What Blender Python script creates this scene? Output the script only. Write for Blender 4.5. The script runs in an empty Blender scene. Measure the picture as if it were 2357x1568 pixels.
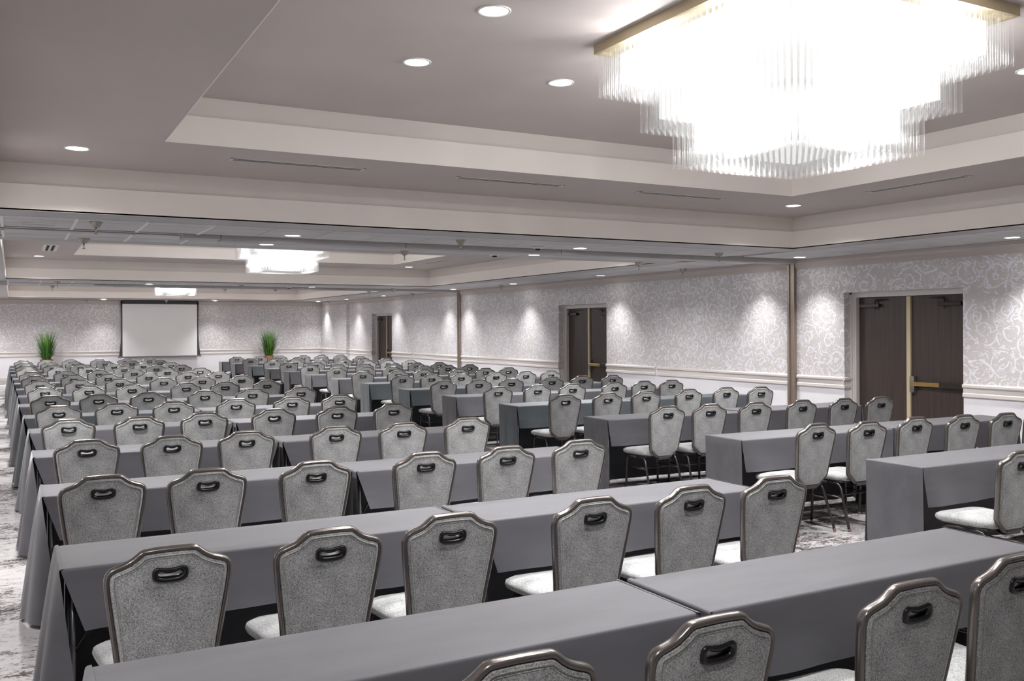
import bpy, bmesh, math, random
from mathutils import Vector, Matrix

S = bpy.context.scene
C = S.collection
rnd = random.Random(7)
PI = math.pi

# ------------------------------------------------------------------ camera
F_PX, YAW, Y0, ROLL, CAM_H = 2126.4, 0.495494, 755.52, -0.004166, 1.70
cam = bpy.data.cameras.new('camera')
cam.sensor_fit = 'HORIZONTAL'
cam.sensor_width = 36.0
cam.lens = 36.0 * F_PX / 2357.0
cam.shift_y = -(784.0 - Y0) / 2357.0
cam.clip_start, cam.clip_end = 0.05, 200
camo = bpy.data.objects.new('camera', cam)
C.objects.link(camo)
camo.matrix_world = (Matrix.Translation((0, 0, CAM_H)) @ Matrix.Rotation(-YAW, 4, 'Z')
                     @ Matrix.Rotation(PI / 2, 4, 'X') @ Matrix.Rotation(ROLL, 4, 'Z'))
S.camera = camo

# ------------------------------------------------------------------ world, exposure
w = bpy.data.worlds.new('world')
S.world = w
w.use_nodes = True
w.node_tree.nodes['Background'].inputs[0].default_value = (0.5, 0.5, 0.5, 1)
w.node_tree.nodes['Background'].inputs[1].default_value = 0.05
S.view_settings.view_transform = 'Standard'
S.view_settings.look = 'None'
S.view_settings.gamma = 1
S.view_settings.use_curve_mapping = False
S.view_settings.exposure = 1.15
S.cycles.max_bounces = 6
S.cycles.diffuse_bounces = 4
S.cycles.glossy_bounces = 2
S.cycles.transparent_max_bounces = 20
S.cycles.use_adaptive_sampling = True
S.cycles.adaptive_threshold = 0.06
S.cycles.sample_clamp_indirect = 6.0
S.cycles.caustics_reflective = False
S.cycles.caustics_refractive = False

# light powers (watts of each fitting)
P_HI, P_MID, P_SOF, P_WASH, P_CHAND = 135, 265, 135, 85, 0.68
P_CH_SIDE, P_CH_LOW = 13, 34

# ------------------------------------------------------------------ materials
def lin(c):
    return tuple(((x / 255) / 12.92 if x / 255 <= 0.04045 else ((x / 255 + 0.055) / 1.055) ** 2.4) for x in c)

class NT:
    def __init__(s, name):
        s.m = bpy.data.materials.new(name)
        s.m.use_nodes = True
        s.t = s.m.node_tree
        s.b = s.t.nodes['Principled BSDF']
        s.out = s.t.nodes['Material Output']
    def n(s, typ, **kw):
        nd = s.t.nodes.new(typ)
        for k, v in kw.items():
            setattr(nd, k, v)
        return nd
    def l(s, a, b):
        s.t.links.new(a, b)
    def val(s, nd, i, v):
        if hasattr(v, 'is_output'):
            s.l(v, nd.inputs[i])
        else:
            nd.inputs[i].default_value = v
    def math(s, op, a, b=0.0, c=0.0, clamp=False):
        nd = s.n('ShaderNodeMath', operation=op, use_clamp=clamp)
        s.val(nd, 0, a); s.val(nd, 1, b); s.val(nd, 2, c)
        return nd.outputs[0]
    def ramp(s, f, stops):
        nd = s.n('ShaderNodeValToRGB')
        s.l(f, nd.inputs[0])
        e = nd.color_ramp.elements
        while len(e) > len(stops):
            e.remove(e[-1])
        while len(e) < len(stops):
            e.new(0.5)
        for el, (p, c) in zip(e, stops):
            el.position = p
            el.color = (*c, 1) if not isinstance(c, float) else (c, c, c, 1)
        return nd.outputs[0]
    def noise(s, vec, scale, detail=2.0, rough=0.5, dist=0.0, dim='3D'):
        nd = s.n('ShaderNodeTexNoise', noise_dimensions=dim)
        s.l(vec, nd.inputs['Vector'])
        nd.inputs['Scale'].default_value = scale
        nd.inputs['Detail'].default_value = detail
        nd.inputs['Roughness'].default_value = rough
        nd.inputs['Distortion'].default_value = dist
        return nd.outputs['Fac']
    def mapping(s, vec, scale=(1, 1, 1), loc=(0, 0, 0)):
        nd = s.n('ShaderNodeMapping')
        s.l(vec, nd.inputs[0])
        nd.inputs['Scale'].default_value = scale
        nd.inputs['Location'].default_value = loc
        return nd.outputs[0]
    def bump(s, h, strength, dist=0.01):
        nd = s.n('ShaderNodeBump')
        s.l(h, nd.inputs['Height'])
        nd.inputs['Strength'].default_value = strength
        nd.inputs['Distance'].default_value = dist
        s.l(nd.outputs[0], s.b.inputs['Normal'])
    def pos(s):
        return s.n('ShaderNodeNewGeometry').outputs['Position']
    def obj(s):
        return s.n('ShaderNodeTexCoord').outputs['Object']

M = {}
def plain(name, rgb, rough=0.6, metal=0.0, spec=0.5, var=0.0, vscale=3.0):
    k = NT(name)
    c = lin(rgb)
    k.b.inputs['Roughness'].default_value = rough
    k.b.inputs['Metallic'].default_value = metal
    k.b.inputs['Specular IOR Level'].default_value = spec
    if var:
        f = k.noise(k.pos(), vscale, 3.0)
        lo = tuple(x * (1 - var) for x in c); hi = tuple(min(1, x * (1 + var)) for x in c)
        k.l(k.ramp(f, [(0.3, lo), (0.7, hi)]), k.b.inputs['Base Color'])
    else:
        k.b.inputs['Base Color'].default_value = (*c, 1)
    M[name] = k.m
    return k

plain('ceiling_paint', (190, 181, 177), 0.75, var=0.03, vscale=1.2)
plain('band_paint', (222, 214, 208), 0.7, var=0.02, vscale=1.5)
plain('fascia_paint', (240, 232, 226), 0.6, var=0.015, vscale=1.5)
plain('soffit_trim', (180, 177, 177), 0.5, var=0.03)
plain('wall_white', (222, 220, 225), 0.6, var=0.01)
plain('trim_paint', (207, 201, 198), 0.45)
plain('crown_paint', (186, 178, 173), 0.5)
plain('tee_white', (238, 236, 234), 0.4)
plain('white_plastic', (226, 226, 224), 0.35)
plain('frame_bronze', (120, 114, 111), 0.24, 0.7, var=0.05, vscale=30)
plain('leg_bronze', (84, 80, 79), 0.3, 0.8)
plain('seat_pan', (38, 37, 38), 0.5)
plain('black_plastic', (24, 24, 25), 0.32)
plain('bracket_grey', (76, 76, 78), 0.45)
plain('glide_copper', (150, 120, 108), 0.35, 0.6)
plain('table_leg', (150, 150, 152), 0.3, 0.8)
plain('table_top', (96, 84, 72), 0.5)
plain('brass', (190, 160, 105), 0.28, 0.9)
plain('brass_satin', (196, 182, 150), 0.45, 0.15)
plain('closer_dark', (62, 54, 52), 0.35, 0.6)
plain('chrome', (190, 188, 184), 0.18, 0.95)
plain('sprinkler_metal', (165, 158, 150), 0.3, 0.85)
plain('track_grey', (186, 183, 182), 0.45, 0.4, var=0.05)
plain('slot_dark', (30, 28, 27), 0.8)
plain('screen_white', (240, 240, 240), 0.8)
plain('screen_black', (62, 62, 64), 0.6)
plain('screen_bar', (120, 120, 122), 0.4, 0.4)
plain('pot_brown', (140, 100, 72), 0.6, var=0.1, vscale=20)
plain('soil', (50, 40, 32), 0.9)

# acoustic tile
k = NT('acoustic_tile')
f = k.noise(k.pos(), 160, 2.0)
g = k.noise(k.pos(), 2.5, 2.0)
mx = k.math('ADD', k.math('MULTIPLY', f, 0.5), k.math('MULTIPLY', g, 0.5))
k.l(k.ramp(mx, [(0.35, lin((196, 194, 195))), (0.65, lin((214, 212, 213)))]), k.b.inputs['Base Color'])
k.b.inputs['Roughness'].default_value = 0.85
k.bump(f, 0.25, 0.003)
M['acoustic_tile'] = k.m

# wallpaper: pale scrollwork on warm grey
k = NT('wallpaper_scroll')
sep = k.n('ShaderNodeSeparateXYZ'); k.l(k.pos(), sep.inputs[0])
uu = k.math('ADD', sep.outputs[0], sep.outputs[1])
cmb = k.n('ShaderNodeCombineXYZ'); k.l(uu, cmb.inputs[0]); k.l(sep.outputs[2], cmb.inputs[1])
base = cmb.outputs[0]
wn = k.n('ShaderNodeTexNoise', noise_dimensions='2D'); k.l(base, wn.inputs['Vector'])
wn.inputs['Scale'].default_value = 5.0; wn.inputs['Detail'].default_value = 2.0
vm = k.n('ShaderNodeVectorMath', operation='SUBTRACT'); k.l(wn.outputs['Color'], vm.inputs[0]); vm.inputs[1].default_value = (0.5, 0.5, 0.5)
vs = k.n('ShaderNodeVectorMath', operation='SCALE'); k.l(vm.outputs[0], vs.inputs[0]); vs.inputs['Scale'].default_value = 0.11
va = k.n('ShaderNodeVectorMath', operation='ADD'); k.l(base, va.inputs[0]); k.l(vs.outputs[0], va.inputs[1])
wv = va.outputs[0]
def ringset(scale, freq, width, maxd, rand=0.9):
    v = k.n('ShaderNodeTexVoronoi', voronoi_dimensions='2D', feature='F1')
    k.l(wv, v.inputs['Vector']); v.inputs['Scale'].default_value = scale; v.inputs['Randomness'].default_value = rand
    d = v.outputs['Distance']
    cs = k.n('ShaderNodeSeparateXYZ'); k.l(v.outputs['Color'], cs.inputs[0])
    fr = k.math('FRACT', k.math('ADD', k.math('MULTIPLY', d, freq), cs.outputs[0]))
    tri = k.math('ABSOLUTE', k.math('SUBTRACT', fr, 0.5))
    line = k.math('LESS_THAN', tri, width)
    return k.math('MULTIPLY', line, k.math('LESS_THAN', d, maxd))
brk = k.noise(base, 6.0, 3.0, 0.6, 0.0, '2D')
r1 = k.math('MULTIPLY', ringset(2.8, 3.4, 0.085, 0.62), k.math('GREATER_THAN', brk, 0.42))
r2 = k.math('MULTIPLY', ringset(5.2, 2.4, 0.085, 0.58), k.math('GREATER_THAN', k.noise(base, 7.0, 2.0, 0.5, 0.0, '2D'), 0.5))
n1 = k.noise(wv, 6.5, 2.0, 0.5, 1.0, '2D')
ln = k.math('LESS_THAN', k.math('ABSOLUTE', k.math('SUBTRACT', n1, 0.5)), 0.013)
bl = k.math('GREATER_THAN', k.noise(wv, 10.0, 5.0, 0.7, 1.2, '2D'), 0.625)
pat = k.math('MAXIMUM', k.math('MAXIMUM', r1, r2), k.math('MAXIMUM', ln, bl))
mix = k.n('ShaderNodeMix', data_type='RGBA')
k.l(pat, mix.inputs[0])
mix.inputs[6].default_value = (*lin((194, 189, 188)), 1)
mix.inputs[7].default_value = (*lin((222, 222, 229)), 1)
k.l(mix.outputs[2], k.b.inputs['Base Color'])
k.l(k.ramp(pat, [(0.0, 0.7), (1.0, 0.42)]), k.b.inputs['Roughness'])
M['wallpaper'] = k.m

# carpet: distressed pale / charcoal
k = NT('carpet_distressed')
p = k.pos()
big = k.noise(k.mapping(p, (0.8, 1.3, 1)), 1.0, 3.0, 0.6, 0.4)
mid = k.noise(k.mapping(p, (9.0, 14.0, 1)), 1.0, 4.0, 0.7, 0.3)
fine = k.noise(k.mapping(p, (42, 62, 1)), 1.0, 3.0, 0.7)
mixv = k.math('ADD', k.math('ADD', k.math('MULTIPLY', big, 0.75), k.math('MULTIPLY', mid, 0.6)), k.math('MULTIPLY', fine, 0.55))
k.l(k.ramp(mixv, [(0.80, lin((58, 55, 55))), (0.88, lin((96, 92, 92))), (0.93, lin((144, 140, 140))), (1.0, lin((166, 163, 163)))]), k.b.inputs['Base Color'])
k.b.inputs['Roughness'].default_value = 0.95
k.b.inputs['Specular IOR Level'].default_value = 0.1
k.bump(fine, 0.5, 0.006)
M['carpet'] = k.m

# chair upholstery: salt and pepper grey
def fabric(name, lo, hi):
    k = NT(name)
    o = k.obj()
    f = k.noise(o, 230, 2.0, 0.65)
    g = k.noise(o, 9, 3.0, 0.6)
    mv = k.math('ADD', k.math('MULTIPLY', f, 0.85), k.math('MULTIPLY', g, 0.25))
    k.l(k.ramp(mv, [(0.40, lin(lo)), (0.68, lin(hi))]), k.b.inputs['Base Color'])
    k.b.inputs['Roughness'].default_value = 0.9
    k.b.inputs['Specular IOR Level'].default_value = 0.15
    k.b.inputs['Sheen Weight'].default_value = 0.25
    k.bump(f, 0.35, 0.002)
    M[name] = k.m
fabric('upholstery', (110, 111, 111), (198, 199, 199))
fabric('piping', (116, 116, 114), (186, 186, 183))

# table linen: slate grey with a soft sheen
def linen(name, rgb):
    k = NT(name)
    o = k.obj()
    c = lin(rgb)
    g = k.noise(k.mapping(o, (1.5, 6, 6)), 1.5, 3.0, 0.6)
    k.l(k.ramp(g, [(0.3, tuple(x * 0.9 for x in c)), (0.7, tuple(x * 1.1 for x in c))]), k.b.inputs['Base Color'])
    k.b.inputs['Roughness'].default_value = 0.62
    k.b.inputs['Specular IOR Level'].default_value = 0.35
    k.b.inputs['Sheen Weight'].default_value = 0.35
    k.b.inputs['Sheen Roughness'].default_value = 0.4
    wv_ = k.noise(o, 900, 1.0)
    k.bump(k.math('ADD', k.math('MULTIPLY', wv_, 0.3), g), 0.12, 0.004)
    M[name] = k.m
linen('linen_grey', (92, 91, 96))
linen('linen_slate', (80, 86, 91))

# dark veneer doors
k = NT('veneer_dark')
sepd = k.n('ShaderNodeSeparateXYZ')
g = k.noise(k.mapping(k.pos(), (30, 30, 0.8)), 1.0, 3.0, 0.6)
k.l(k.ramp(g, [(0.3, lin((52, 42, 40))), (0.7, lin((70, 58, 54)))]), k.b.inputs['Base Color'])
k.b.inputs['Roughness'].default_value = 0.4
M['veneer'] = k.m

k = NT('wood_post')
g = k.noise(k.mapping(k.pos(), (60, 60, 1.5)), 1.0, 3.0, 0.6)
k.l(k.ramp(g, [(0.3, lin((118, 104, 94))), (0.7, lin((154, 140, 128)))]), k.b.inputs['Base Color'])
k.b.inputs['Roughness'].default_value = 0.3
k.b.inputs['Metallic'].default_value = 0.3
M['post_brown'] = k.m

k = NT('leaf_green')
oi = k.n('ShaderNodeNewGeometry').outputs['Random Per Island']
k.l(k.ramp(oi, [(0.0, lin((38, 74, 24))), (0.6, lin((66, 112, 36))), (1.0, lin((110, 150, 64)))]), k.b.inputs['Base Color'])
k.b.inputs['Roughness'].default_value = 0.5
k.b.inputs['Subsurface Weight'].default_value = 0.0
M['leaf'] = k.m

def emit(name, rgb, strength):
    k = NT(name)
    e = k.n('ShaderNodeEmission')
    e.inputs[0].default_value = (*lin(rgb), 1)
    e.inputs[1].default_value = strength
    k.l(e.outputs[0], k.out.inputs[0])
    M[name] = k.m
emit('lamp_lens', (255, 252, 246), 9.0)
emit('chandelier_lamp', (255, 254, 252), P_CHAND)

# glass tubes of the chandeliers: clear in the middle, bright at the rims
k = NT('tube_glass')
lw = k.n('ShaderNodeLayerWeight'); lw.inputs[0].default_value = 0.35
tr = k.n('ShaderNodeBsdfTransparent'); tr.inputs[0].default_value = (0.985, 0.985, 0.985, 1)
gl = k.n('ShaderNodeBsdfGlossy'); gl.inputs['Roughness'].default_value = 0.12; gl.inputs[0].default_value = (0.95, 0.95, 0.95, 1)
df = k.n('ShaderNodeBsdfTranslucent'); df.inputs[0].default_value = (0.95, 0.95, 0.95, 1)
ms = k.n('ShaderNodeMixShader'); ms.inputs[0].default_value = 0.55
k.l(gl.outputs[0], ms.inputs[1]); k.l(df.outputs[0], ms.inputs[2])
fac = k.math('MULTIPLY_ADD', k.math('POWER', lw.outputs['Facing'], 2.0), 0.6, 0.07, clamp=True)
m2 = k.n('ShaderNodeMixShader')
k.l(fac, m2.inputs[0]); k.l(tr.outputs[0], m2.inputs[1]); k.l(ms.outputs[0], m2.inputs[2])
k.l(m2.outputs[0], k.out.inputs[0])
M['tube_glass'] = k.m

# ------------------------------------------------------------------ mesh helpers
def box(bm, x0, x1, y0, y1, z0, z1):
    v = [bm.verts.new((x, y, z)) for x in (x0, x1) for y in (y0, y1) for z in (z0, z1)]
    for f in ((0, 1, 3, 2), (4, 6, 7, 5), (0, 4, 5, 1), (2, 3, 7, 6), (0, 2, 6, 4), (1, 5, 7, 3)):
        bm.faces.new([v[i] for i in f])

def frames(pts, closed=False):
    """rotation-minimising frames along a path"""
    n = len(pts)
    T = []
    for i in range(n):
        a = pts[(i - 1) % n] if (closed or i > 0) else pts[i]
        b = pts[(i + 1) % n] if (closed or i < n - 1) else pts[i]
        T.append((b - a).normalized())
    return T

def tube(bm, pts, r, seg=8, closed=False, ry=None, up=None, cap=True):
    pts = [Vector(p) for p in pts]
    T = frames(pts, closed)
    u0 = Vector(up) if up else (Vector((0, 0, 1)) if abs(T[0].z) < 0.9 else Vector((1, 0, 0)))
    rings = []
    u = (u0 - T[0] * u0.dot(T[0])).normalized()
    for p, t in zip(pts, T):
        if up:
            u = (u0 - t * u0.dot(t)).normalized()
        else:
            u = (u - t * u.dot(t)).normalized()
        v = t.cross(u)
        rr = ry if ry else r
        rings.append([bm.verts.new(p + u * (rr * math.sin(a)) + v * (r * math.cos(a)))
                      for a in (2 * PI * i / seg for i in range(seg))])
    m = len(rings)
    for i in range(m if closed else m - 1):
        A, B = rings[i], rings[(i + 1) % m]
        for j in range(seg):
            bm.faces.new((A[j], A[(j + 1) % seg], B[(j + 1) % seg], B[j]))
    if cap and not closed:
        bm.faces.new(rings[0][::-1]); bm.faces.new(rings[-1])

def lathe(bm, prof, seg=16, c=(0, 0, 0), cap=True):
    rings = [[bm.verts.new((c[0] + r * math.cos(2 * PI * i / seg), c[1] + r * math.sin(2 * PI * i / seg), c[2] + z))
              for i in range(seg)] for r, z in prof]
    for A, B in zip(rings, rings[1:]):
        for j in range(seg):
            bm.faces.new((A[j], A[(j + 1) % seg], B[(j + 1) % seg], B[j]))
    if cap:
        bm.faces.new(rings[0][::-1]); bm.faces.new(rings[-1])

def prism(bm, prof, axis, a, b):
    """closed 2D profile extruded along axis ('x' or 'y') from a to b; prof = (u, z)"""
    def P(u, z, t):
        return (t, u, z) if axis == 'x' else (u, t, z)
    A = [bm.verts.new(P(u, z, a)) for u, z in prof]
    B = [bm.verts.new(P(u, z, b)) for u, z in prof]
    n = len(prof)
    for i in range(n):
        bm.faces.new((A[i], A[(i + 1) % n], B[(i + 1) % n], B[i]))
    bm.faces.new(A[::-1]); bm.faces.new(B)

def mesh(name, bm, mat, smooth=False, bevel=0.0):
    if bevel:
        bmesh.ops.bevel(bm, geom=bm.edges[:], offset=bevel, segments=2, affect='EDGES', profile=0.5)
    bmesh.ops.recalc_face_normals(bm, faces=bm.faces[:])
    me = bpy.data.meshes.new(name)
    bm.to_mesh(me); bm.free()
    if mat:
        me.materials.append(M[mat])
    if smooth:
        for p in me.polygons:
            p.use_smooth = True
    return me

def smooth_angle(me, deg=40):
    me.shade_smooth() if hasattr(me, 'shade_smooth') else None
    try:
        me.set_sharp_from_angle(angle=math.radians(deg))
    except Exception:
        pass

def link(name, me, parent=None, loc=None, rz=0.0):
    o = bpy.data.objects.new(name, me)
    C.objects.link(o)
    if parent:
        o.parent = parent
    if loc is not None:
        o.location = loc
    if rz:
        o.rotation_euler = (0, 0, rz)
    return o

def tag(o, label=None, cat=None, group=None, kind=None):
    if label: o['label'] = label
    if cat: o['category'] = cat
    if group: o['group'] = group
    if kind: o['kind'] = kind
    return o

def thing(name, label, cat, loc=(0, 0, 0), rz=0.0, group=None):
    return tag(link(name, None, None, loc, rz), label, cat, group)

def struct(name, me, parent=None, label=None):
    o = link(name, me, parent)
    if parent is None:
        o['kind'] = 'structure'
        if label: o['label'] = label
    return o

def new(): return bmesh.new()

ORD = ['first', 'second', 'third', 'fourth', 'fifth', 'sixth', 'seventh', 'eighth', 'ninth', 'tenth',
       'eleventh', 'twelfth', 'thirteenth', 'fourteenth', 'fifteenth', 'sixteenth']

# ------------------------------------------------------------------ room dimensions
XW, XW2, XL, YB, YF = 10.70, 10.59, -1.60, -3.6, 35.26
JOG = 32.15
BAY = 12.19
ZS, ZL, Z1, ZL2, Z2 = 2.74, 2.968, 3.154, 3.373, 3.53
TX0, TX1, TY0, TY1 = -0.12, 9.135, -0.17, 9.04          # outer tray of a bay
UX0, UX1, UY0, UY1 = 1.045, 7.62, 1.34, 7.545            # inner tray
TRACKS = [10.58, 22.77]

# floor
bm = new(); box(bm, XL - 0.3, XW + 0.6, YB - 0.3, YF + 0.3, -0.1, 0.0)
struct('floor', mesh('floor', bm, 'carpet'), None, 'pale grey carpet with a distressed charcoal pattern')

# ------------------------------------------------------------------ walls
DOORS = [(7.652, 9.576), (15.72, 17.605), (27.90, 29.77)]
DTOP, DDEP = 2.20, 0.14
ZR_TOP, ZW_TOP = 0.93, 2.60
def seglist():
    ys = [YB]
    for a, b in DOORS:
        ys += [a, b]
    ys.append(JOG)
    return [(ys[i], ys[i + 1]) for i in range(0, len(ys), 2)]
SEG = seglist()
bm = new()
for a, b in SEG:
    box(bm, XW, XW + 0.5, a, b, 0, 3.7)
for a, b in DOORS:
    box(bm, XW, XW + 0.5, a, b, DTOP, 3.7)
box(bm, XW2, XW + 0.5, JOG, YF + 0.3, 0, 3.7)
wr = struct('wall_right', mesh('wall_right', bm, 'wall_white'), None, 'long wall with grey scroll wallpaper above a chair rail')
bm = new()
T = 0.004
for a, b in SEG:
    box(bm, XW - T, XW, a, b, ZR_TOP, ZW_TOP)
for a, b in DOORS:
    box(bm, XW - T, XW, a, b, DTOP, ZW_TOP)
    box(bm, XW, XW + DDEP, b - T, b, ZR_TOP, DTOP)
    box(bm, XW, XW + DDEP, a, a + T, ZR_TOP, DTOP)
box(bm, XW2 - T, XW2, JOG, YF, ZR_TOP, ZW_TOP)
box(bm, XW2, XW, JOG - T, JOG, ZR_TOP, ZW_TOP)
struct('wallpaper', mesh('wallpaper', bm, 'wallpaper'), wr)

bm = new(); box(bm, XL - 0.3, XW + 0.5, YF, YF + 0.3, 0, 3.7)
wf = struct('wall_far', mesh('wall_far', bm, 'wall_white'), None, 'far end wall with grey scroll wallpaper above a chair rail')
bm = new(); box(bm, XL, XW2, YF - T, YF, ZR_TOP, ZW_TOP)
struct('wallpaper', mesh('wallpaper', bm, 'wallpaper'), wf)
bm = new(); box(bm, XL - 0.3, XL, YB - 0.3, YF, 0, 3.7)
wl = struct('wall_left', mesh('wall_left', bm, 'wall_white'), None, 'left wall of the ballroom')
bm = new(); box(bm, XL, XL + T, YB, YF, ZR_TOP, ZW_TOP)
struct('wallpaper', mesh('wallpaper', bm, 'wallpaper'), wl)
bm = new(); box(bm, XL - 0.3, XW + 0.5, YB - 0.3, YB, 0, 3.7)
wb = struct('wall_back', mesh('wall_back', bm, 'wall_white'), None, 'wall behind the camera')
bm = new(); box(bm, XL, XW, YB, YB + T, ZR_TOP, ZW_TOP)
struct('wallpaper', mesh('wallpaper', bm, 'wallpaper'), wb)

# chair rail: two mouldings on a flat board
RAIL = [(0, 0.795), (0.018, 0.795), (0.024, 0.802), (0.024, 0.838), (0.018, 0.846), (0.010, 0.852), (0.010, 0.905),
        (0.020, 0.912), (0.030, 0.918), (0.034, 0.926), (0.034, 0.948), (0.026, 0.958), (0, 0.965)]
CROWN = [(0, 2.585), (0.014, 2.585), (0.018, 2.615), (0.030, 2.625), (0.036, 2.66), (0.060, 2.69), (0.066, 2.72), (0.085, 2.725), (0.085, 2.745), (0, 2.745)]
BASE = [(0, 0.0), (0.016, 0.0), (0.016, 0.10), (0.010, 0.118), (0, 0.12)]
tn = [0]
def trim(prof, axis, wallpos, sign, a, b, name='trim', mat='trim_paint', label=None):
    bm = new()
    prism(bm, [(wallpos + sign * u, z) for u, z in prof], axis, a, b)
    tn[0] += 1
    nm = 'trim_%d' % tn[0] if name == 'trim' else name
    return struct(nm, mesh(nm, bm, mat), None, label)
pd = 0.06
for i, (a, b) in enumerate(SEG):
    lbl = 'pale chair rail on the right wall, ' + ['nearest the camera', 'between the first two double doors',
                                                     'between the second and third double doors', 'beyond the third double door'][i]
    a2, b2 = a, b
    gaps = [t for t in TRACKS if a < t < b]
    cuts = [a] + [x for t in gaps for x in (t - 0.09, t + 0.09)] + [b]
    for j in range(0, len(cuts), 2):
        c0, c1 = cuts[j], cuts[j + 1]
        # split where the photo shows a joint
        lb = lbl if len(cuts) == 2 else lbl + (', camera side of the post' if j == 0 else ', far side of the post')
        jt = 14.05 if c0 < 14.05 < c1 else (26.15 if c0 < 26.15 < c1 else None)
        if jt:
            trim(RAIL, 'y', XW, -1, c0 + 0.0, jt - 0.03, label=lb + ', near piece')
            trim(RAIL, 'y', XW, -1, jt + 0.03, c1, label=lb + ', far piece')
        else:
            trim(RAIL, 'y', XW, -1, c0, c1, label=lb)
for i, (a, b) in enumerate(DOORS):
    trim(RAIL, 'x', b, -1, XW - 0.03, XW + DDEP, label='chair rail return inside the %s door recess' % ORD[i])
trim(RAIL, 'y', XW2, -1, JOG, YF, label='chair rail on the shallow wall step by the far corner')
trim(RAIL, 'x', JOG, -1, XW2, XW, label='short chair rail return at the wall step')
trim(RAIL, 'x', YF, -1, XL, XW2, label='pale chair rail across the far wall')
trim(CROWN, 'x', YF, -1, XL, XW2, mat='crown_paint', label='crown moulding across the far wall')
trim(CROWN, 'y', XW, -1, YB, TRACKS[0] - 0.06, mat='crown_paint', label='crown moulding on the right wall, nearest stretch')
trim(CROWN, 'y', XW, -1, TRACKS[0] + 0.06, TRACKS[1] - 0.06, mat='crown_paint', label='crown moulding on the right wall, middle stretch')
trim(CROWN, 'y', XW, -1, TRACKS[1] + 0.06, JOG, mat='crown_paint', label='crown moulding on the right wall, far stretch')
trim(CROWN, 'y', XW2, -1, JOG, YF, mat='crown_paint', label='crown moulding on the wall step')
trim(BASE, 'x', YF, -1, XL, XW2, 'baseboard_far', 'trim_paint', 'white baseboard along the far wall')
for i, (a, b) in enumerate(SEG):
    trim(BASE, 'y', XW, -1, a, b, 'baseboard_right' if i == 0 else 'baseboard_right.%03d' % i, 'trim_paint', 'white baseboard on right wall, %s stretch' % ORD[i])

# ------------------------------------------------------------------ doors
def make_door(n, a, b):
    r = link('door_%d' % n, None, None, (XW + DDEP, (a + b) / 2, 0))
    r['kind'] = 'structure'
    r['label'] = 'dark wood double door with brass mullion, %s' % ['nearest the camera', 'in the middle of the right wall', 'at the far end of the right wall'][n - 1]
    hw = (b - a) / 2
    cw = 0.095
    def part(name, fn, mat, parent=r, bevel=0.0, smooth=False):
        bm = new(); fn(bm)
        return link(name, mesh(name, bm, mat, smooth, bevel), parent)
    # casing: stepped frame, legs and head
    for s in (-1, 1):
        def leg(bm, s=s):
            y0, y1 = sorted((s * hw, s * (hw - cw)))
            box(bm, 0.0, 0.36, y0, y1, 0, DTOP)
            y0, y1 = sorted((s * hw, s * (hw - 0.03)))
            box(bm, -0.02, 0.0, y0, y1, 0, DTOP)
            y0, y1 = sorted((s * (hw - 0.045), s * (hw - 0.07)))
            box(bm, -0.008, 0.0, y0, y1, 0, DTOP - 0.03)
        part('casing', leg, 'trim_paint')
    part('casing_head', lambda bm: (box(bm, 0.0, 0.36, -hw + cw, hw - cw, DTOP - 0.075, DTOP), box(bm, -0.02, 0, -hw, hw, DTOP - 0.03, DTOP)), 'trim_paint')
    dz = DTOP - 0.08
    x0 = 0.06
    for s in (-1, 1):
        y0, y1 = sorted((s * 0.034, s * (hw - cw - 0.003)))
        lf = part('door_leaf', lambda bm: box(bm, x0, x0 + 0.045, y0, y1, 0.01, dz), 'veneer', bevel=0.002)
        yo = s * (hw - cw - 0.05)
        # closer: body on the leaf, arm to the head
        def closer(bm, s=s, yo=yo):
            ya, yb = sorted((yo, yo - s * 0.34))
            box(bm, x0 - 0.05, x0 - 0.002, ya, yb, dz - 0.145, dz - 0.095)
        cl = part('door_closer', closer, 'closer_dark', bevel=0.004)
        part('closer_arm', lambda bm: (tube(bm, [(x0 - 0.03, yo - s * 0.26, dz - 0.095), (x0 - 0.03, yo - s * 0.26, dz - 0.05)], 0.011),
                                        tube(bm, [(x0 - 0.03, yo - s * 0.26, dz - 0.05), (x0 - 0.045, yo - s * 0.50, dz - 0.035), (x0 - 0.03, yo - s * 0.26, dz - 0.028)], 0.008),
                                        tube(bm, [(x0 - 0.03, yo - s * 0.26, dz - 0.15), (x0 - 0.03, yo - s * 0.26, dz - 0.175)], 0.013)), 'closer_dark', cl)
    part('mullion', lambda bm: box(bm, x0 - 0.03, x0 + 0.05, -0.032, 0.032, 0.0, dz), 'brass_satin', bevel=0.004)
    # panic bar on the near leaf
    pb = part('panic_bar', lambda bm: box(bm, x0 - 0.075, x0 - 0.03, -hw + cw + 0.06, -0.05, 0.885, 0.945), 'brass', bevel=0.012)
    part('latch_case', lambda bm: box(bm, x0 - 0.07, x0 - 0.001, -0.115, -0.045, 0.80, 1.02), 'chrome', pb, bevel=0.006)
    part('bar_end', lambda bm: box(bm, x0 - 0.078, x0 - 0.001, -hw + cw + 0.01, -hw + cw + 0.36, 0.875, 0.955), 'closer_dark', pb, bevel=0.008)
    # corridor side backing
    part('threshold', lambda bm: box(bm, 0.0, 0.36, -hw + cw, hw - cw, 0.0, 0.008), 'chrome')
for i, (a, b) in enumerate(DOORS):
    make_door(i + 1, a, b)

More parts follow.
